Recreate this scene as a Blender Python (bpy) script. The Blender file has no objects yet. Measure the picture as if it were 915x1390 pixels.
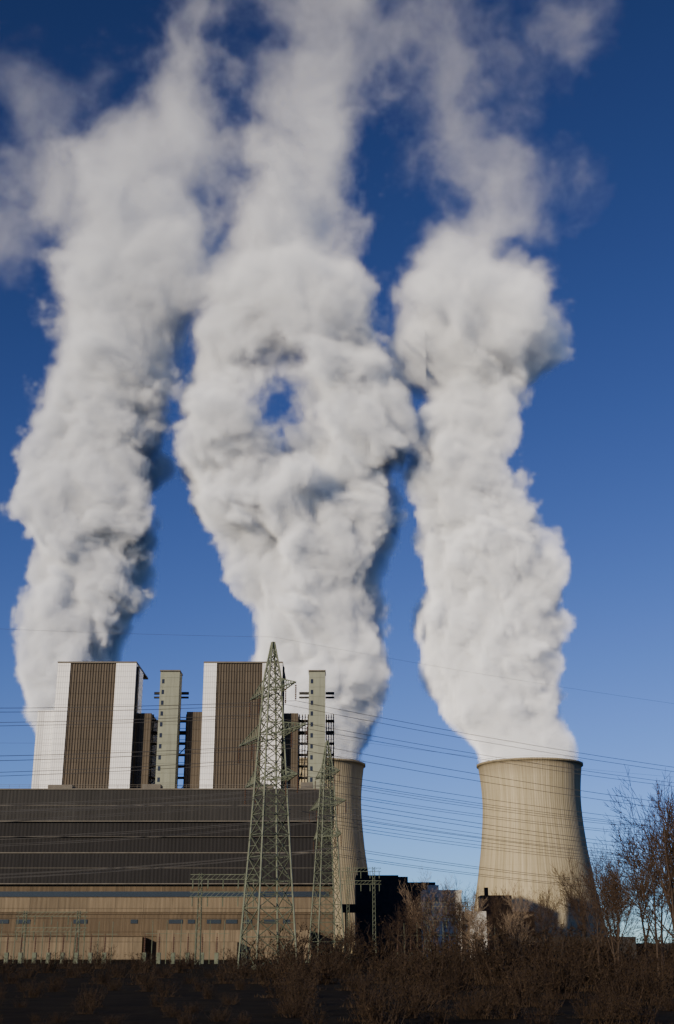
import bpy, math, random
from mathutils import Vector, Matrix
import numpy as np
random.seed(7)
scene = bpy.context.scene
COL = scene.collection

# ------------------------------------------------------------ helpers
class MB:
    def __init__(s): s.v=[]; s.f=[]; s.m=[]
    def quad(s,a,b,c,d,m=0):
        n=len(s.v); s.v+= [tuple(a),tuple(b),tuple(c),tuple(d)]; s.f.append((n,n+1,n+2,n+3)); s.m.append(m)
    def box(s,x0,x1,y0,y1,z0,z1,m=0):
        n=len(s.v)
        s.v+=[(x0,y0,z0),(x1,y0,z0),(x1,y1,z0),(x0,y1,z0),(x0,y0,z1),(x1,y0,z1),(x1,y1,z1),(x0,y1,z1)]
        for q in ((0,3,2,1),(4,5,6,7),(0,1,5,4),(1,2,6,5),(2,3,7,6),(3,0,4,7)):
            s.f.append(tuple(n+i for i in q)); s.m.append(m)
    def tube(s,a,b,r0,r1,k=4,m=0,cap=False):
        a=Vector(a); b=Vector(b); d=b-a
        if d.length<1e-6: return
        d.normalize()
        u=d.cross(Vector((0,0,1)))
        if u.length<1e-3: u=Vector((1,0,0))
        u.normalize(); w=d.cross(u)
        n=len(s.v)
        for c,r in ((a,r0),(b,r1)):
            for i in range(k):
                t=2*math.pi*(i+.5)/k
                s.v.append(tuple(c+u*(r*math.cos(t))+w*(r*math.sin(t))))
        for i in range(k):
            j=(i+1)%k
            s.f.append((n+i,n+j,n+k+j,n+k+i)); s.m.append(m)
    def mesh(s,name,mats,smooth=False):
        me=bpy.data.meshes.new(name); me.from_pydata(s.v,[],s.f)
        for m in mats: me.materials.append(m)
        me.polygons.foreach_set('material_index',s.m)
        if smooth: me.polygons.foreach_set('use_smooth',[True]*len(s.f))
        me.update(); return me
    def obj(s,name,mats,parent=None,smooth=False):
        o=bpy.data.objects.new(name,s.mesh(name,mats,smooth)); COL.objects.link(o)
        if parent: o.parent=parent
        return o
def empty(name,loc=(0,0,0)):
    e=bpy.data.objects.new(name,None); e.location=loc; COL.objects.link(e); return e

class NG:
    def __init__(s,tree): s.t=tree; s.n=tree.nodes; s.l=tree.links
    def node(s,typ,ins=None,**attrs):
        n=s.n.new(typ)
        for k,v in attrs.items(): setattr(n,k,v)
        if ins:
            for k,v in ins.items(): s.set(n.inputs[k],v)
        return n
    def set(s,sock,v):
        if isinstance(v,bpy.types.NodeSocket): s.l.new(v,sock)
        else: sock.default_value=v
    def m(s,op,a,b=None,c=None,clamp=False):
        n=s.n.new('ShaderNodeMath'); n.operation=op; n.use_clamp=clamp
        s.set(n.inputs[0],a)
        if b is not None: s.set(n.inputs[1],b)
        if c is not None: s.set(n.inputs[2],c)
        return n.outputs[0]
    def vm(s,op,a,b=None,sc=None):
        n=s.n.new('ShaderNodeVectorMath'); n.operation=op
        s.set(n.inputs[0],a)
        if b is not None: s.set(n.inputs[1],b)
        if sc is not None: s.set(n.inputs['Scale'],sc)
        return n.outputs[0]
    def sep(s,v):
        n=s.n.new('ShaderNodeSeparateXYZ'); s.set(n.inputs[0],v); return n.outputs
    def comb(s,x,y,z):
        n=s.n.new('ShaderNodeCombineXYZ'); s.set(n.inputs[0],x); s.set(n.inputs[1],y); s.set(n.inputs[2],z); return n.outputs[0]
    def mixc(s,f,a,b,mode='MIX'):
        n=s.n.new('ShaderNodeMix'); n.data_type='RGBA'; n.blend_type=mode
        s.set(n.inputs[0],f); s.set(n.inputs[6],a); s.set(n.inputs[7],b); return n.outputs[2]
def c4(c): return (c[0],c[1],c[2],1.0)

def base_mat(name,rough=.7,spec=.3,metal=0):
    m=bpy.data.materials.new(name); m.use_nodes=True
    g=NG(m.node_tree); b=m.node_tree.nodes['Principled BSDF']
    b.inputs['Roughness'].default_value=rough; b.inputs['Specular IOR Level'].default_value=spec; b.inputs['Metallic'].default_value=metal
    return m,g,b
def noisy(name,c1,c2,scale=1.0,rough=.8,stretch=(1,1,1),detail=5,bump=0,spec=.25,metal=0):
    m,g,b=base_mat(name,rough,spec,metal)
    tc=g.node('ShaderNodeTexCoord').outputs['Object']
    v=g.vm('MULTIPLY',tc,stretch)
    no=g.node('ShaderNodeTexNoise',{'Vector':v,'Scale':scale,'Detail':detail,'Roughness':.6})
    f=g.node('ShaderNodeMapRange',{'Value':no.outputs[0],'From Min':.3,'From Max':.7}).outputs[0]
    g.set(b.inputs['Base Color'],g.mixc(f,c4(c1),c4(c2)))
    if bump:
        bn=g.node('ShaderNodeBump',{'Height':no.outputs[0],'Strength':.6,'Distance':bump}); g.set(b.inputs['Normal'],bn.outputs[0])
    return m
def cladding(name,base,px,pz,var=.12,rib=1.0,ribd=.25,seam=.5,seamw=.05,rough=.55,stain=.25,spec=.3,metal=0):
    """profiled metal sheet: panels px by pz metres, vertical ribs, weather streaks"""
    m,g,b=base_mat(name,rough,spec,metal)
    tc=g.node('ShaderNodeTexCoord').outputs['Object']
    x,y,z=g.sep(tc)[:]
    h=g.m('ADD',x,y)
    ix=g.m('FLOOR',g.m('DIVIDE',h,px)); iz=g.m('FLOOR',g.m('DIVIDE',z,pz))
    wn=g.node('ShaderNodeTexWhiteNoise',{'Vector':g.comb(ix,iz,0.0)}).outputs['Value']
    k=g.m('ADD',1-var/2,g.m('MULTIPLY',wn,var))
    fz=g.m('FRACT',g.m('DIVIDE',z,pz)); sz=g.m('LESS_THAN',fz,seamw)
    fx=g.m('FRACT',g.m('DIVIDE',h,px)); sx=g.m('LESS_THAN',fx,seamw*.7)
    s=g.m('MAXIMUM',sz,sx)
    k=g.m('MULTIPLY',k,g.m('SUBTRACT',1.0,g.m('MULTIPLY',s,seam)))
    st=g.node('ShaderNodeTexNoise',{'Vector':g.comb(g.m('MULTIPLY',h,1.1),g.m('MULTIPLY',z,.06),3.0),'Scale':1.0,'Detail':5,'Roughness':.65}).outputs[0]
    k=g.m('MULTIPLY',k,g.m('ADD',1-stain/2,g.m('MULTIPLY',g.m('SUBTRACT',st,.5),stain*2.2)))
    big=g.node('ShaderNodeTexNoise',{'Vector':tc,'Scale':.06,'Detail':3}).outputs[0]
    k=g.m('MULTIPLY',k,g.m('ADD',.8,g.m('MULTIPLY',big,.4)))
    col=g.vm('SCALE',(base[0],base[1],base[2]),sc=k)
    g.set(b.inputs['Base Color'],col)
    w=g.m('SINE',g.m('MULTIPLY',h,2*math.pi/rib))
    hh=g.m('ADD',g.m('MULTIPLY',w,.5),g.m('MULTIPLY',s,-1.0))
    bn=g.node('ShaderNodeBump',{'Height':hh,'Strength':.7,'Distance':ribd}); g.set(b.inputs['Normal'],bn.outputs[0])
    return m

# ------------------------------------------------------------ light + sky
SUN_EL=math.radians(14); SX,SY=-0.60,-0.80
rot=math.atan2(SX,SY)
sd=Vector((SX*math.cos(SUN_EL),SY*math.cos(SUN_EL),math.sin(SUN_EL))).normalized()
w=bpy.data.worlds.new('World'); scene.world=w; w.use_nodes=True
g=NG(w.node_tree); bg=w.node_tree.nodes['Background']
sky=g.node('ShaderNodeTexSky',sky_type='NISHITA',sun_disc=False,sun_elevation=SUN_EL,sun_rotation=rot,altitude=300,air_density=.72,dust_density=.10,ozone_density=5.0)
gm=g.node('ShaderNodeGamma',{'Color':sky.outputs[0],'Gamma':1.48})
hs=g.node('ShaderNodeHueSaturation',{'Hue':.508,'Saturation':.92,'Color':gm.outputs[0]})
g.set(bg.inputs[0],hs.outputs[0]); bg.inputs[1].default_value=.053
sl=bpy.data.lights.new('sun','SUN'); sl.energy=5.0; sl.angle=math.radians(.5); sl.color=(1,.86,.66)
so=bpy.data.objects.new('sun',sl); COL.objects.link(so); so.rotation_euler=sd.to_track_quat('Z','Y').to_euler(); so.location=(-200,-300,300)

# ------------------------------------------------------------ camera
cd=bpy.data.cameras.new('camera'); cam=bpy.data.objects.new('camera',cd); COL.objects.link(cam)
cam.location=(0,0,2.5); cam.rotation_euler=(math.radians(90+20.5),0,0)
cd.lens=44.4; cd.sensor_width=36; cd.shift_y=-0.0324; cd.clip_start=.1; cd.clip_end=20000
scene.camera=cam

# ------------------------------------------------------------ materials
def tower_mat(name,a,bc):
    m,g,b=base_mat(name,.9,.15)
    tc=g.node('ShaderNodeTexCoord').outputs['Object']
    x,y,z=g.sep(tc)[:]
    ang=g.m('ARCTAN2',y,x)
    v=g.comb(g.m('MULTIPLY',g.m('COSINE',ang),30.0),g.m('MULTIPLY',g.m('SINE',ang),30.0),g.m('MULTIPLY',z,.035))
    st=g.node('ShaderNodeTexNoise',{'Vector':v,'Scale':.55,'Detail':6,'Roughness':.7}).outputs[0]
    f=g.node('ShaderNodeMapRange',{'Value':st,'From Min':.36,'From Max':.62}).outputs[0]
    col=g.mixc(f,c4(a),c4(bc))
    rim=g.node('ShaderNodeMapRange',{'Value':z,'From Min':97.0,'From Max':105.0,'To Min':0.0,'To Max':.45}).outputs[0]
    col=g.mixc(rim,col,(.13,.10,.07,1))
    fz=g.m('LESS_THAN',g.m('FRACT',g.m('DIVIDE',z,6.0)),.06)
    rib=g.m('SINE',g.m('MULTIPLY',ang,130.0))
    k=g.m('ADD',.97,g.m('MULTIPLY',rib,.03)); k=g.m('SUBTRACT',k,g.m('MULTIPLY',fz,.06))
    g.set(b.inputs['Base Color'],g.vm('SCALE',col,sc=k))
    bn=g.node('ShaderNodeBump',{'Height':rib,'Strength':.35,'Distance':.12}); g.set(b.inputs['Normal'],bn.outputs[0])
    return m
M_tower=tower_mat('tower_concrete',(.31,.26,.155),(.48,.41,.27))
M_dark=noisy('dark_steel',(.02,.02,.02),(.045,.04,.035),.5)
M_brown=cladding('brown_cladding',(.085,.066,.045),3.0,4.2,var=.16,rib=1.0,ribd=.12,seam=.2,rough=.7)
M_white=cladding('white_cladding',(.80,.78,.75),40.0,2.1,var=.05,rib=.8,ribd=.05,seam=.25,seamw=.08,rough=.4,stain=.12)
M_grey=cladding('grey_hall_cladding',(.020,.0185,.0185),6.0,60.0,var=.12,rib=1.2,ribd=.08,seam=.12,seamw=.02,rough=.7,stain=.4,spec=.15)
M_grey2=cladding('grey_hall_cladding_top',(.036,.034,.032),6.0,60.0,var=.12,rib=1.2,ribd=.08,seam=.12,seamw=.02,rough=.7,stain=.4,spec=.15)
M_beige=cladding('beige_hall_cladding',(.12,.086,.05),6.0,4.0,var=.26,rib=1.5,ribd=.06,seam=.3,seamw=.04,rough=.8,stain=.5)
M_beige2=cladding('pale_hall_cladding',(.19,.145,.09),9.0,5.0,var=.3,rib=1.5,ribd=.06,seam=.3,seamw=.04,rough=.8,stain=.5)
M_stair=cladding('stair_concrete',(.27,.28,.21),30.0,3.5,var=.06,rib=7.5,ribd=.05,seam=.2,rough=.8,stain=.3)
M_trim=noisy('trim_light',(.10,.09,.075),(.15,.135,.11),.4)
M_glass,_g,_b=base_mat('dark_glass',.15,.5); _b.inputs['Base Color'].default_value=(.02,.022,.025,1)
M_pyl=noisy('green_grey_steel',(.065,.08,.05),(.13,.145,.10),.8,rough=.6)
M_ins=noisy('insulator_brown',(.06,.035,.02),(.09,.05,.035),3,rough=.3)
M_wire=noisy('weathered_wire',(.05,.047,.044),(.09,.085,.08),.2,rough=.7)
M_bark=noisy('bark',(.03,.02,.013),(.06,.04,.026),3)
M_twig=noisy('twig_brown',(.032,.019,.011),(.062,.038,.021),1.2)
M_birch=noisy('birch_twig',(.16,.11,.07),(.24,.18,.12),1.5)
M_leafb=noisy('dry_leaf',(.018,.011,.005),(.05,.03,.013),.8)
M_shrub=noisy('shrub_twig',(.016,.010,.006),(.048,.029,.016),.5)
M_red=noisy('dark_red_brick',(.04,.022,.015),(.065,.036,.022),.6)
M_whitep=noisy('white_render',(.34,.33,.30),(.48,.46,.42),.5)

# ------------------------------------------------------------ ground
gb=MB()
n=60; ext=4500
xs=[ext*math.copysign(abs(t)**2.2,t) for t in np.linspace(-1,1,n)]
for j in range(n):
    for i in range(n): gb.v.append((xs[i],xs[j],0.0))
for j in range(n-1):
    for i in range(n-1):
        a=j*n+i; gb.f.append((a,a+1,a+n+1,a+n)); gb.m.append(0)
M_ground=noisy('winter_meadow',(.007,.006,.003),(.022,.016,.008),.35,rough=1,bump=.3,spec=.05)
gb.obj('ground',[M_ground])

# ------------------------------------------------------------ cooling towers
prof=[(8,39.6),(16,38.2),(26,36.2),(42,33.4),(58,31.0),(74,29.4),(84,28.95),(92,29.2),(102,30.2),(106,30.8)]
def lerp_prof(z):
    for (a,ra),(b,rb) in zip(prof,prof[1:]):
        if a<=z<=b:
            t=(z-a)/(b-a); return ra+(rb-ra)*t
    return prof[-1][1]
def cooling_tower(x,y):
    e=empty('cooling_tower',(x,y,0))
    K=128; zs=[8+ (106-8)*i/48 for i in range(49)]
    rs=[lerp_prof(z) for z in zs]
    for _ in range(3): rs=[rs[0]]+[(rs[i-1]+2*rs[i]+rs[i+1])/4 for i in range(1,48)]+[rs[-1]]
    b=MB(); ring=[(r,z) for r,z in zip(rs,zs)]
    loop=[(rs[0]-1.2,8)]+ring+[(rs[-1]+.9,106.02),(rs[-1]+.9,107.2),(rs[-1]-.9,107.2)]+[(r-.9,z) for r,z in list(zip(rs,zs))[::-1][:30]]
    for r,z in loop:
        for i in range(K):
            t=2*math.pi*i/K; b.v.append((r*math.cos(t),r*math.sin(t),z))
    for j in range(len(loop)-1):
        for i in range(K):
            k=(i+1)%K; b.f.append((j*K+i,j*K+k,(j+1)*K+k,(j+1)*K+i)); b.m.append(0)
    b.obj('shell',[M_tower],e,smooth=True)
    c=MB()
    for i in range(44):
        t0=2*math.pi*i/44; t1=2*math.pi*(i+.5)/44; t2=2*math.pi*(i+1)/44
        for ta,tb in ((t0,t1),(t2,t1)):
            c.tube((41.5*math.cos(ta),41.5*math.sin(ta),0),(39.2*math.cos(tb),39.2*math.sin(tb),8.2),.45,.45,4)
    c.obj('support_columns',[M_tower],e)
    d=MB()
    for (r,za,zb) in ((42.5,0,1.2),(35,1.2,9.5)):
        for i in range(64):
            t=2*math.pi*i/64; t2=2*math.pi*(i+1)/64
            d.quad((r*math.cos(t),r*math.sin(t),za),(r*math.cos(t2),r*math.sin(t2),za),(r*math.cos(t2),r*math.sin(t2),zb),(r*math.cos(t),r*math.sin(t),zb))
    d.obj('basin',[M_dark],e)
    h=MB(); R=rs[-1]+.8
    for i in range(64):
        t=2*math.pi*i/64; t2=2*math.pi*(i+1)/64
        p=Vector((R*math.cos(t),R*math.sin(t),107.2)); q=Vector((R*math.cos(t2),R*math.sin(t2),107.2))
        h.tube(p,p+Vector((0,0,1.1)),.05,.05,3); h.tube(p+Vector((0,0,1.1)),q+Vector((0,0,1.1)),.05,.05,3)
    h.obj('rim_railing',[M_pyl],e)
    return e
TOW=[(-151,775),(-14.6,770),(115.5,770)]
for t in TOW: cooling_tower(*t)

# ------------------------------------------------------------ steam
M_steam=bpy.data.materials.new('steam'); M_steam.use_nodes=True
g=NG(M_steam.node_tree); g.n.clear()
at=g.node('ShaderNodeAttribute',attribute_name='density')
dn=g.m('MULTIPLY',at.outputs['Fac'],.32)
vs=g.node('ShaderNodeVolumeScatter',{'Color':(1,.985,.955,1),'Density':dn,'Anisotropy':-.42})
# absorption colour adds brightness in place of multiple scattering: effective extinction lower than scattering
va=g.node('ShaderNodeVolumeAbsorption',{'Color':(1.575,1.575,1.575,1),'Density':dn})
ad=g.node('ShaderNodeAddShader'); g.l.new(vs.outputs[0],ad.inputs[0]); g.l.new(va.outputs[0],ad.inputs[1])
out=g.node('ShaderNodeOutputMaterial'); g.l.new(ad.outputs[0],out.inputs['Volume'])
M_steam.cycles.volume_step_rate=2.5

def plume(name,prof,cy,zr,bounds,seed,edge,ampV,ampN,dens,blobs=(),hole=None,vox=2.0):
    z0,z1=zr
    ng=bpy.data.node_groups.new(name+'_nodes','GeometryNodeTree')
    ng.interface.new_socket('Geometry',in_out='OUTPUT',socket_type='NodeSocketGeometry')
    g=NG(ng)
    pos=g.node('GeometryNodeInputPosition').outputs[0]
    sp=g.vm('ADD',pos,(seed*131.7,seed*57.3,seed*91.1))
    wn=g.node('ShaderNodeTexNoise',{'Vector':sp,'Scale':1/75,'Detail':3.0,'Roughness':.5})
    wcol=wn.outputs['Color']
    p2=g.vm('ADD',pos,g.vm('SCALE',g.vm('SUBTRACT',wcol,(.5,.5,.5)),sc=52.0))
    sp2=g.vm('ADD',sp,g.vm('SCALE',g.vm('SUBTRACT',wcol,(.5,.5,.5)),sc=60.0))
    X,Y,Z=g.sep(p2)[:]
    x0,y0_,zraw=g.sep(pos)[:]
    calm=g.node('ShaderNodeMapRange',{'Value':zraw,'From Min':106.0,'From Max':150.0}).outputs[0]
    def mixf(f,a,b): return g.m('ADD',a,g.m('MULTIPLY',f,g.m('SUBTRACT',b,a)))
    X=mixf(calm,x0,X); Y=mixf(calm,y0_,Y); Z=mixf(calm,zraw,Z)
    zf=g.m('DIVIDE',g.m('SUBTRACT',Z,z0),z1-z0,clamp=True)
    def curve(pts):
        lo=min(v for _,v in pts); hi=max(v for _,v in pts)
        if hi-lo<1e-6: return lo
        n=g.n.new('ShaderNodeFloatCurve'); cu=n.mapping.curves[0]
        P=[(min(1,max(0,(z-z0)/(z1-z0))),(v-lo)/(hi-lo)) for z,v in pts]
        if P[0][0]>0.001: P=[(0,P[0][1])]+P
        if P[-1][0]<.999: P=P+[(1,P[-1][1])]
        cu.points[0].location=P[0]; cu.points[1].location=P[-1]
        for q in P[1:-1]: cu.points.new(q[0],q[1])
        n.mapping.update()
        g.set(n.inputs['Value'],zf)
        return g.m('MULTIPLY_ADD',n.outputs[0],hi-lo,lo)
    cx=curve([(z,c) for z,c,r in prof]); R=curve([(z,r) for z,c,r in prof])
    dx=g.m('SUBTRACT',X,cx); dy=g.m('SUBTRACT',Y,cy)
    d=g.m('SQRT',g.m('ADD',g.m('MULTIPLY',dx,dx),g.m('MULTIPLY',dy,dy)))
    F=g.m('SUBTRACT',g.m('SUBTRACT',R,d),g.m('MULTIPLY',calm,1.5))
    vor=g.node('ShaderNodeTexVoronoi',{'Vector':sp2,'Scale':1/26,'Detail':2.5,'Roughness':.6,'Lacunarity':2.3},voronoi_dimensions='3D',feature='F1',normalize=True).outputs['Distance']
    fbm=g.node('ShaderNodeTexNoise',{'Vector':sp2,'Scale':1/42,'Detail':5.0,'Roughness':.7}).outputs[0]
    nV=g.m('SUBTRACT',.32,vor); nN=g.m('SUBTRACT',fbm,.5)
    F=g.m('ADD',F,g.m('MULTIPLY',nV,curve(ampV)))
    F=g.m('ADD',F,g.m('MULTIPLY',nN,curve(ampN)))
    D=g.node('ShaderNodeMapRange',{'Value':F,'From Min':0.0,'From Max':curve(edge)},interpolation_type='SMOOTHSTEP').outputs[0]
    D=g.m('MULTIPLY',D,curve(dens))
    if hole:
        hx,hz,rx,rz,tilt=hole
        a=g.m('DIVIDE',g.m('SUBTRACT',X,hx),rx)
        zz=g.m('SUBTRACT',g.m('SUBTRACT',Z,hz),g.m('MULTIPLY',g.m('SUBTRACT',Y,cy),tilt))
        b=g.m('DIVIDE',zz,rz)
        q=g.m('SQRT',g.m('ADD',g.m('MULTIPLY',a,a),g.m('MULTIPLY',b,b)))
        q=g.m('ADD',q,g.m('MULTIPLY',nN,7.0))
        hf=g.node('ShaderNodeMapRange',{'Value':q,'From Min':.65,'From Max':2.0,'To Min':0.0,'To Max':1.0},interpolation_type='SMOOTHSTEP').outputs[0]
        D=g.m('MULTIPLY',D,g.m('POWER',hf,2.2))
    for (bx,by,bz,rx,ry,rz,bd) in blobs:
        q=g.vm('DIVIDE',g.vm('SUBTRACT',g.comb(X,Y,Z),(bx,by,bz)),(rx,ry,rz))
        ln=g.n.new('ShaderNodeVectorMath'); ln.operation='LENGTH'; g.set(ln.inputs[0],q)
        f=g.m('ADD',g.m('SUBTRACT',1.0,ln.outputs['Value']),g.m('MULTIPLY',nN,4.2))
        f=g.m('ADD',f,g.m('MULTIPLY',nV,.6))
        bb=g.node('ShaderNodeMapRange',{'Value':f,'From Min':0.0,'From Max':1.3,'To Max':bd},interpolation_type='SMOOTHSTEP').outputs[0]
        D=g.m('MAXIMUM',D,bb)
    (bx0,by0,bz0),(bx1,by1,bz1)=bounds
    def wall(c,a,b):
        lo=g.node('ShaderNodeMapRange',{'Value':c,'From Min':a+1,'From Max':a+22}).outputs[0]
        hi=g.node('ShaderNodeMapRange',{'Value':c,'From Min':b-1,'From Max':b-22}).outputs[0]
        return g.m('MULTIPLY',lo,hi)
    D=g.m('MULTIPLY',D,g.m('MULTIPLY',wall(x0,bx0,bx1),wall(y0_,by0,by1)))
    vc=g.node('GeometryNodeVolumeCube',{'Density':D,'Min':(bx0,by0,bz0),'Max':(bx1,by1,bz1),
        'Resolution X':int((bx1-bx0)/vox),'Resolution Y':int((by1-by0)/vox),'Resolution Z':int((bz1-bz0)/vox)})
    sm=g.node('GeometryNodeSetMaterial',{'Geometry':vc.outputs[0],'Material':M_steam})
    go=g.node('NodeGroupOutput'); g.l.new(sm.outputs[0],go.inputs[0])
    me=bpy.data.meshes.new('steam_plume'); me.materials.append(M_steam)
    o=bpy.data.objects.new('steam_plume',me); COL.objects.link(o)
    md=o.modifiers.new('steam','NODES'); md.node_group=ng
    return o

profA=[(95,-151,28),(106,-152,29),(125,-158,30),(145,-163,31.5),(168,-164.5,34),(192,-160.5,38),(215,-159,40),(240,-160,43.5),(264,-161.6,45),(290,-161,43),(315,-160,42.5),(342,-154.6,46),(369,-149,49),(397,-147.6,51),(425,-147,58),(454,-144,58),(483,-150,62),(514,-148,62),(545,-138,60),(577,-126,54),(609,-111,42),(643,-104,28),(680,-100,20),(720,-98,14)]
profB=[(95,-14.6,28),(106,-14.6,29),(125,-13,33),(145,-12,36),(168,-12.3,38.6),(192,-13,43),(215,-18,49.5),(240,-20,53.5),(264,-26,60),(290,-31,66),(315,-30,77),(342,-26,75),(369,-27,70),(397,-29.5,67),(425,-29,60),(454,-33,54),(483,-35,51),(514,-32.5,49),(545,-26.5,53),(577,-21.5,57),(609,-9,64),(643,-4,72),(680,-3,77),(740,0,80)]
profC=[(95,115.5,28),(106,115.5,29),(123,112,31),(145,101.7,38),(168,99.5,40.7),(192,97.3,44.5),(215,97.6,45),(240,99,41.5),(264,93,38.6),(290,83.5,38),(315,76.5,36),(342,84.7,37),(369,93,52),(397,97,62),(425,93,56),(454,84,42),(470,90,34),(483,104,34),(514,108,44),(545,97,46),(577,88,46),(609,84,44),(643,84,42),(700,84,38)]
EDGE=[(95,3),(200,5),(300,8),(360,14),(430,24),(500,42),(580,58),(740,70)]
AV=[(95,4),(112,12),(160,30),(300,35),(450,32),(560,20),(740,14)]
AN=[(95,2),(112,10),(160,34),(300,66),(420,105),(500,175),(580,250),(740,300)]
plume('pa',profA,775,(95,740),((-300,675,97),(-5,875,720)),1.3,EDGE,AV,AN,[(95,1),(260,.9),(340,.65),(400,.42),(480,.19),(560,.085),(640,.045),(740,.02)],
      blobs=[(-205,775,515,62,50,42,.06),(-235,775,480,50,45,30,.045),(-215,775,590,60,50,25,.03)])
plume('pb',profB,770,(95,760),((-150,660,97),(115,880,745)),4.1,EDGE,AV,AN,[(95,1),(260,.9),(340,.65),(400,.42),(480,.20),(560,.075),(640,.03),(740,.022)],
      hole=(-33,338,22,34,.44))
plume('pc',profC,770,(95,720),((20,680,97),(235,860,710)),8.7,EDGE,AV,AN,[(95,1),(260,.9),(340,.6),(380,.45),(430,.24),(470,.075),(540,.04),(640,.022),(740,.015)],
      blobs=[(172,770,650,30,40,42,.03),(135,770,500,42,36,34,.04)])

# ------------------------------------------------------------ boiler houses + hall
def boiler_house(x0):
    e=empty('boiler_house')
    Y0=470; Y1=500; H=104
    b=MB(); b.box(x0+4.8,x0+22,Y0,Y1,45,H,0)
    for i in range(17):
        xx=x0+5.1+ i*1.0
        b.box(xx,xx+.22,Y0-.25,Y0-.003,46,H-.1,0)
    b.obj('louvred_front',[M_brown],e)
    b=MB(); b.box(x0,x0+4.8,Y0-.6,Y1,45,H,0); b.box(x0+22,x0+29.5,Y0-.6,Y1-12,45,H,0)
    b.obj('white_panels',[M_white],e)
    b=MB(); b.box(x0-.15,x0+29.65,Y0-.75,Y1+.2,H,H+.6,0)
    b.obj('roof_edge',[M_trim],e)
    b=MB(); b.box(x0+29.52,x0+35.5,Y0+4,Y1-4,45,86,0); b.box(x0+29.6,x0+30.2,Y0+1,Y0+4,45,103,0)
    b.obj('side_block',[M_brown],e)
    return e
b1=boiler_house(-105); b2=boiler_house(-50)
b=MB(); b.box(-111.5,-105.05,471,495,45,86.5,0); b.box(-112.5,-111.55,476,495,45,84,0); b.obj('lower_wing',[M_white],b1)
b=MB(); b.box(-56.3,-50.05,474,495,45,86.5,0); b.obj('lower_wing',[M_brown],b2)
def stair_tower(xa,xb):
    e=empty('stair_tower')
    b=MB(); b.box(xa,xb,468,476,45,100.5,0); b.box(xa+2.4,xb+.02,467.6,468,45,99.5,0)
    b.obj('shaft',[M_stair],e)
    b=MB(); b.box(xa-.2,xb+.2,467.4,476.2,100.5,101,0)
    for z in range(52,100,4): b.box(xa+.7,xa+1.6,467.9,468,z,z+1.6,1)
    b.obj('cap_and_windows',[M_trim,M_glass],e)
    return e
stair_tower(-66,-58.8); stair_tower(-10.5,-4.4)
def pipe_bridge(xa,xb):
    e=empty('pipe_bridge'); b=MB()
    for z,r in ((94.2,.55),(92.6,.4),(79,.5)):
        b.tube((xa,478,z),(xb,478,z),r,r,8)
    for z in np.arange(50,86,4.2):
        b.box(xa,xb,476.3,481,z,z+.35,0)
        b.box(xa,xb,476.3,476.4,z+1.2,z+1.35,0)
    for xx in np.linspace(xa+.3,xb-.3,4): b.box(xx-.2,xx+.2,476.5,477,45,86,0)
    b.tube((xa,477,46),(xb,477,60),.2,.2,4); b.tube((xa,477,60),(xb,477,74),.2,.2,4)
    b.obj('steel_platforms',[M_dark],e)
pipe_bridge(-69.4,-56.3); pipe_bridge(-14.4,-10.6); pipe_bridge(-4.3,-1)

hall=empty('turbine_hall')
HX0,HX1=-230,-1.5
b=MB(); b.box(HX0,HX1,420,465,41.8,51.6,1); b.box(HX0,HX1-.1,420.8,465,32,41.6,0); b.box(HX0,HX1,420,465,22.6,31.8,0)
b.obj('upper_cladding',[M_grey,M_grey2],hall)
b=MB(); b.box(HX0,HX1+.3,421.5,464,0,22.3,0); b.box(HX0,HX1+.2,421.2,421.5,14,18.3,1); b.obj('lower_cladding',[M_beige,M_beige2],hall)
b=MB()
b.box(HX0-.2,HX1+.2,419.6,465.2,51.6,52.0,0)
for z in (41.55,31.75): b.box(HX0,HX1+.1,419.7,420.6,z,z+.3,0)
for z in (46.6,36.8,27.2): b.box(HX0,HX1,419.9,420.85,z,z+.12,0)
b.box(HX0,HX1+.2,419.5,421.4,22.32,22.6,0)
for xx,hh,ww in ((-118,2.2,5),(-95,1.6,8),(-64,1.8,6),(-30,1.5,9),(-12,2.4,4),(-150,2,7),(-180,3,6)):
    b.box(xx,xx+ww,424,430,52.1,52.1+hh,0)
for xx in np.arange(-225,-2,3.2):
    b.tube((xx,420,52.1),(xx,420,53.2),.05,.05,3)
b.tube((HX0,420,53.2),(HX1,420,53.2),.05,.05,3); b.tube((HX0,420,52.7),(HX1,420,52.7),.04,.04,3)
b.obj('trim_and_roof_equipment',[M_trim],hall)
b=MB()
b.box(HX0+2,HX1-1,421.3,421.5,18.6,20.2,0)
xx=HX0+3
while xx<HX1-6:
    wv=random.choice([3.6,4.4,2.2])
    if random.random()<.35: b.box(xx,xx+wv,421.3,421.5,10.6,11.8,0)
    if random.random()<.3: b.box(xx,xx+3.4,421.3,421.5,1,5.2,0)
    xx+=6
b.obj('window_strips',[M_glass],hall)
b=MB()
for z in (6.8,13.4): b.box(HX0,HX1,421.1,421.5,z,z+.35,0)
b.box(-160,-60,414,421,.0,6.5,1); b.box(-55,-8,410,421,0,8.5,1); b.box(-50,-30,405,410,0,5,1)
b.obj('lower_frames_and_annex',[M_beige,M_beige2],hall)

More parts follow.
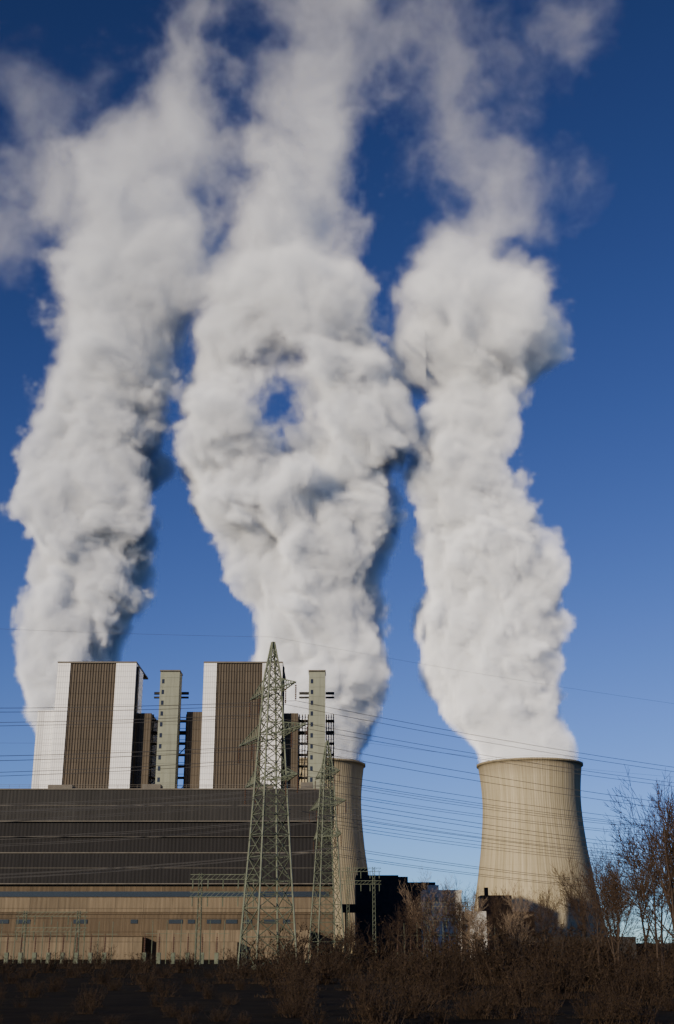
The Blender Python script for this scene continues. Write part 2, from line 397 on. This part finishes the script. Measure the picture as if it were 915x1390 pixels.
def low_building(name,parts,mats,wins=()):
    e=empty(name); b=MB()
    for p in parts: b.box(*p)
    b.obj('walls',mats,e)
    if wins:
        b=MB()
        for p in wins: b.box(*p)
        b.obj('windows',[M_glass],e)
low_building('pump_house',[(8,30,560,600,0,32,0),(30,42,565,600,0,30,0),(9,13,566,570,32.6,36,0),(8,26,560,600,32.0,32.6,0)],[M_dark])
low_building('conveyor_gallery',[(2,16,500,503,16,19,0),(3,4,500,503,0,16,0),(14,15,500,503,0,16,0)],[M_dark])
W=[]
for z in (3,7,11,15,19):
    for x in range(32,44,3): W.append((x,x+1.6,479.8,480,z,z+1.7))
low_building('office_building',[(31,45,480,492,0,23,0),(45,54,483,492,0,16,0),(33,37,482,486,23,25,0),(30.8,45.2,479.7,480.0,22.2,23.2,0)],[M_whitep],W)
low_building('brick_boiler_annex',[(76,92,700,716,0,30,0),(92,104,704,716,0,22,0),(78,80,702,704,30,34,0)],[M_red])
low_building('storage_shed',[(58,100,450,466,0,7,0),(100,150,455,470,0,5,0)],[M_dark])

# ------------------------------------------------------------ pylons and wires
def hw(z,H):
    P=[(0,3.3),(17,2.35),(34,1.5),(43.5,1.0),(50,.05)]
    z=z*50/H
    for (a,ra),(b_,rb) in zip(P,P[1:]):
        if a<=z<=b_: return ra+(rb-ra)*(z-a)/(b_-a)
    return .05
ARMS=[(41.0,8.5),(34.0,12.5),(27.0,9.5)]
def make_pylon_mesh():
    b=MB(); H=50
    lv=[0]; z=0
    while z<49:
        z+=max(1.5,hw(z,H)*1.35); lv.append(min(z,50))
    cs=((1,1),(-1,1),(-1,-1),(1,-1))
    for a,c in zip(lv,lv[1:]):
        ra,rc=hw(a,H),hw(c,H)
        for i in range(4):
            p=cs[i]; q=cs[(i+1)%4]
            P0=(p[0]*ra,p[1]*ra,a); P1=(p[0]*rc,p[1]*rc,c); Q0=(q[0]*ra,q[1]*ra,a); Q1=(q[0]*rc,q[1]*rc,c)
            b.tube(P0,P1,.17,.16); b.tube(P0,Q1,.08,.08); b.tube(Q0,P1,.08,.08); b.tube(P1,Q1,.07,.07)
            mid=((P0[0]+Q1[0])/2,(P0[1]+Q1[1])/2,(a+c)/2)
            if ra>1.8: b.tube(P0,((P0[0]+P1[0])/2,(P0[1]+P1[1])/2,(a+c)/2),.06,.06); b.tube(((P0[0]+P1[0])/2,(P0[1]+P1[1])/2,(a+c)/2),mid,.06,.06)
    ins=MB()
    for z,L in ARMS:
        r=hw(z,H)
        for s in (-1,1):
            tip=(s*L,0,z+.2)
            for sy in (-1,1):
                b.tube((s*r,sy*r,z),tip,.12,.10); b.tube((s*hw(z+2.2,H),sy*hw(z+2.2,H),z+2.2),tip,.09,.09)
            n=int(L/1.3)
            for k in range(n):
                t=k/n; t2=(k+1)/n
                def pt(t,sy,up): 
                    zz=z+(2.2*(1-t) if up else 0)+.2*t; rr=(hw(z+2.2,H) if up else r)
                    return (s*(rr+(L-rr)*t), sy*rr*(1-t), zz)
                for sy in (-1,1): b.tube(pt(t,sy,0),pt(t2,sy,1),.05,.05,3); b.tube(pt(t,sy,0),pt(t,sy,1),.05,.05,3)
                b.tube(pt(t,-1,0),pt(t2,1,0),.05,.05,3)
            for xo in (L,L*.58):
                for k in range(7):
                    ins.tube((s*xo,0,z-.3-k*.33),(s*xo,0,z-.5-k*.33),.17,.12,6)
                ins.tube((s*xo,0,z+.1),(s*xo,0,z-2.7),.04,.04,3)
    for sx,sy in cs: b.box(sx*3.3-.5,sx*3.3+.5,sy*3.3-.5,sy*3.3+.5,-.2,.5,0)
    return b.mesh('pylon_lattice',[M_pyl]),ins.mesh('insulators',[M_ins])
PM,IM=make_pylon_mesh()
def pylon(x,y,ang,sc=1):
    e=empty('electricity_pylon',(x,y,0)); e.rotation_euler=(0,0,ang); e.scale=(sc,sc,sc)
    for nm,me in (('lattice',PM),('insulators',IM)):
        o=bpy.data.objects.new(nm,me); COL.objects.link(o); o.parent=e
    return (x,y,ang,sc)
def att(p):
    x,y,a,s=p; r=[]
    for z,L in ARMS:
        for sg in (-1,1):
            for xo in (L,L*.58):
                r.append(Vector((x+math.cos(a)*sg*xo*s,y+math.sin(a)*sg*xo*s,(z-2.7)*s)))
    r.append(Vector((x,y,50*s))); return r
def wires(plist,sag,wr):
    b=MB()
    for p,q in zip(plist,plist[1:]):
        for i,(u,v) in enumerate(zip(att(p),att(q))):
            N=26; last=u; rr=wr*(.45 if i==12 else 1)
            for k in range(1,N+1):
                t=k/N; c=u.lerp(v,t); c.z-=4*sag*t*(1-t)*(.7 if i==12 else 1)
                b.tube(last,c,rr,rr,3); last=c
    return b.obj('power_line_wires',[M_wire])
A1=math.radians(-62)
l1=[pylon(-250,90,A1),pylon(-10.3,200,A1),pylon(255,325,A1)]
wires(l1,8,.046)
A2=math.radians(-70)
l2=[pylon(-260,215,A2),pylon(-2.3,302,A2),pylon(270,392,A2)]
wires(l2,9,.06)

def gantry(x,y,wd,h):
    e=empty('switchyard_gantry',(x,y,0)); b=MB()
    for px in (0,wd):
        for sx in (-.45,.45):
            for sy in (-.45,.45): b.tube((px+sx,sy,0),(px+sx*.6,sy*.6,h),.08,.07)
        for k in range(int(h/1.2)):
            z=k*1.2; b.tube((px-.45,-.4,z),(px+.45,-.4,z+1.2),.045,.045,3); b.tube((px-.45,.4,z+1.2),(px+.45,.4,z),.045,.045,3)
    for zz in (h-1.2,h-4.5):
        for dz in (0,.9):
            for sy in (-.35,.35): b.tube((-2,sy,zz+dz),(wd+2,sy,zz+dz),.07,.07)
        n=int((wd+4)/1.0)
        for k in range(n):
            xx=-2+k*(wd+4)/n; b.tube((xx,-.35,zz),(xx+(wd+4)/n,-.35,zz+.9),.04,.04,3)
        for k in range(5):
            xx=-1.5+k*(wd+3)/4; b.tube((xx,0,zz),(xx,0,zz-1.8),.12,.12,5)
    b.obj('frame',[M_pyl],e)
gantry(-27,262,9,17); gantry(-70,300,12,11); gantry(22,330,10,14); gantry(3,360,7,24)
def breaker_row(x,y,n):
    e=empty('switchgear',(x,y,0)); b=MB()
    for i in range(n):
        px=i*3.0
        b.box(px-.4,px+.4,-.4,.4,0,2.2,0); 
        for k in range(9): b.tube((px,0,2.2+k*.35),(px,0,2.45+k*.35),.22,.14,6,1)
        b.tube((px,0,2.2),(px,0,6.0),.07,.07,5,1); b.tube((px,0,5.9),(px+2.6,0,5.9),.06,.06,4)
        b.tube((px+1.5,0,0),(px+1.5,0,8.5),.1,.07,5)
    b.obj('breakers',[M_pyl,M_ins],e)
breaker_row(-74,290,9); breaker_row(-40,280,6); breaker_row(14,310,8)

# ------------------------------------------------------------ vegetation
def rdir(d,a,rg):
    v=Vector((rg.gauss(0,1),rg.gauss(0,1),rg.gauss(0,1))); v-=d*v.dot(d)
    if v.length<1e-4: v=Vector((1,0,0))
    v.normalize(); return (d*math.cos(a)+v*math.sin(a)).normalized()
def grow(b,p,d,L,r,dep,rg,up=.12,mt=1,kids=3):
    n=4 if dep>1 else 2
    pts=[p]; 
    for i in range(n):
        d=rdir(d,rg.uniform(0,.18),rg); d=(d+Vector((0,0,up))).normalized()
        q=pts[-1]+d*(L/n); r2=r*(1-.55*(i+1)/n) if dep else r*(1-.8*(i+1)/n)
        r1=r*(1-.55*i/n)
        b.tube(pts[-1],q,max(r1,.016),max(r2,.012),5 if dep>2 else 3,0 if dep>1 else mt)
        pts.append(q)
        if dep>0:
            for k in range(kids if i>0 or dep<3 else 1 if dep<4 else 0):
                if rg.random()<.82:
                    grow(b,pts[-1],rdir(d,rg.uniform(.45,.95),rg),L*rg.uniform(.42,.62),r2*.55,dep-1,rg,up,mt,kids)
    if dep>0: grow(b,pts[-1],d,L*.6,r*.42,dep-1,rg,up,mt,kids)
def tree_mesh(seed,H,dep,mt,kids=2,up=.12):
    rg=random.Random(seed); b=MB()
    grow(b,Vector((0,0,-.1)),Vector((0,0,1)),H*.62,H*.016,dep,rg,up,mt,kids)
    return b.mesh('bare_branches',[M_bark,M_twig if mt==1 else M_birch])
TM=[tree_mesh(1,12,4,1),tree_mesh(2,12,4,1),tree_mesh(3,12,4,1)]
def tree(name,x,y,h,k,ang):
    e=empty(name,(x,y,0)); e.scale=(h/12,)*3; e.rotation_euler=(0,0,ang)
    o=bpy.data.objects.new('branches',TM[k]); COL.objects.link(o); o.parent=e
for (x,y,h,k) in ((20.8,82,9.5,0),(22.6,88,10.8,1),(19.6,95,6.8,2),(21.2,78,7.5,1),(25.4,100,10.5,0),(22.3,115,8,2),(27,130,10.5,1),(32,140,11.5,0),(25,104,9,2),(28,118,10,2),
                  (9.5,150,7,1),(14.5,160,8,0),(20,170,7.5,2),(26,165,7.5,1),(7,140,5.8,2),(33,180,10,0),(40,190,11,1),(31,200,9,2),(44,210,12,0),(2,170,5,0),(17,185,8.5,1),(24,190,8,0)):
    tree('bare_tree',x,y,h,k,random.uniform(0,6.28))
TM.append(tree_mesh(9,12,4,2))
tree('birch_tree',18.5,135,7,3,1.0); tree('birch_tree',15,210,11,3,2.2); tree('birch_tree',13,128,6,3,4)

def shrub_mesh(seed):
    rg=random.Random(seed); b=MB()
    for i in range(46):
        a=rg.uniform(0,6.28); rr=rg.uniform(0,1.5); p=Vector((rr*math.cos(a),rr*math.sin(a),0))
        d=Vector((math.cos(a)*.35,math.sin(a)*.35,1)).normalized(); d=rdir(d,rg.uniform(0,.35),rg)
        L=rg.uniform(1.3,3.4)
        for k in range(3):
            q=p+rdir(d,rg.uniform(0,.25),rg)*(L/3)
            b.tube(p,q,.034-.007*k,.027-.007*k,3,0)
            for j in range(3):
                dd=rdir(d,rg.uniform(.4,.9),rg); q2=q+dd*rg.uniform(.3,.9)
                b.tube(q,q2,.016,.009,3,0)
                for l in range(2):
                    c=q+(q2-q)*rg.random(); s=rg.uniform(.06,.14)
                    u=rdir(dd,1.3,rg)*s; v=rdir(dd,1.3,rg)*s
                    b.quad(c,c+u,c+u+v,c+v,1)
            p=q
    for i in range(160):
        a=rg.uniform(0,6.28); rr=rg.uniform(0,3.2); p=Vector((rr*math.cos(a),rr*math.sin(a),0))
        h=rg.uniform(.2,.7); t=Vector((rg.gauss(0,.2),rg.gauss(0,.2),h)); u=Vector((rg.gauss(0,1),rg.gauss(0,1),0)).normalized()*.05
        n=len(b.v); b.v+=[tuple(p-u),tuple(p+u),tuple(p+t)]; b.f.append((n,n+1,n+2)); b.m.append(1)
    return b.mesh('shrub',[M_shrub,M_leafb])
SM=[shrub_mesh(i) for i in range(20,25)]
th=empty('shrub_thicket'); rg=random.Random(5)
def put(x,y,s):
    o=bpy.data.objects.new('shrub',rg.choice(SM)); COL.objects.link(o); o.parent=th
    o.location=(x,y,-.05); o.scale=(s*rg.uniform(.9,1.3),s*rg.uniform(.9,1.3),s*rg.uniform(.75,1.2)); o.rotation_euler=(0,0,rg.uniform(0,6.28))
for y0,sp,s0 in ((48,2.2,.26),(53,2.4,.28),(59,2.6,.3),(67,3.0,.35),(78,3.2,.42),(92,3.4,.5),(110,3.6,.66),(135,4.2,.85),(165,5,1.05),(205,6,1.25)):
    hwid=y0*.34+6; x=-hwid
    while x<hwid:
        t=x/y0
        side=1.35 if t>.03 else (.6 if t<-.06 else .95)
        put(x+rg.uniform(-1,1),y0+rg.uniform(-2.5,2.5),s0*side*rg.uniform(.6,1.3)); x+=sp*rg.uniform(.7,1.3)
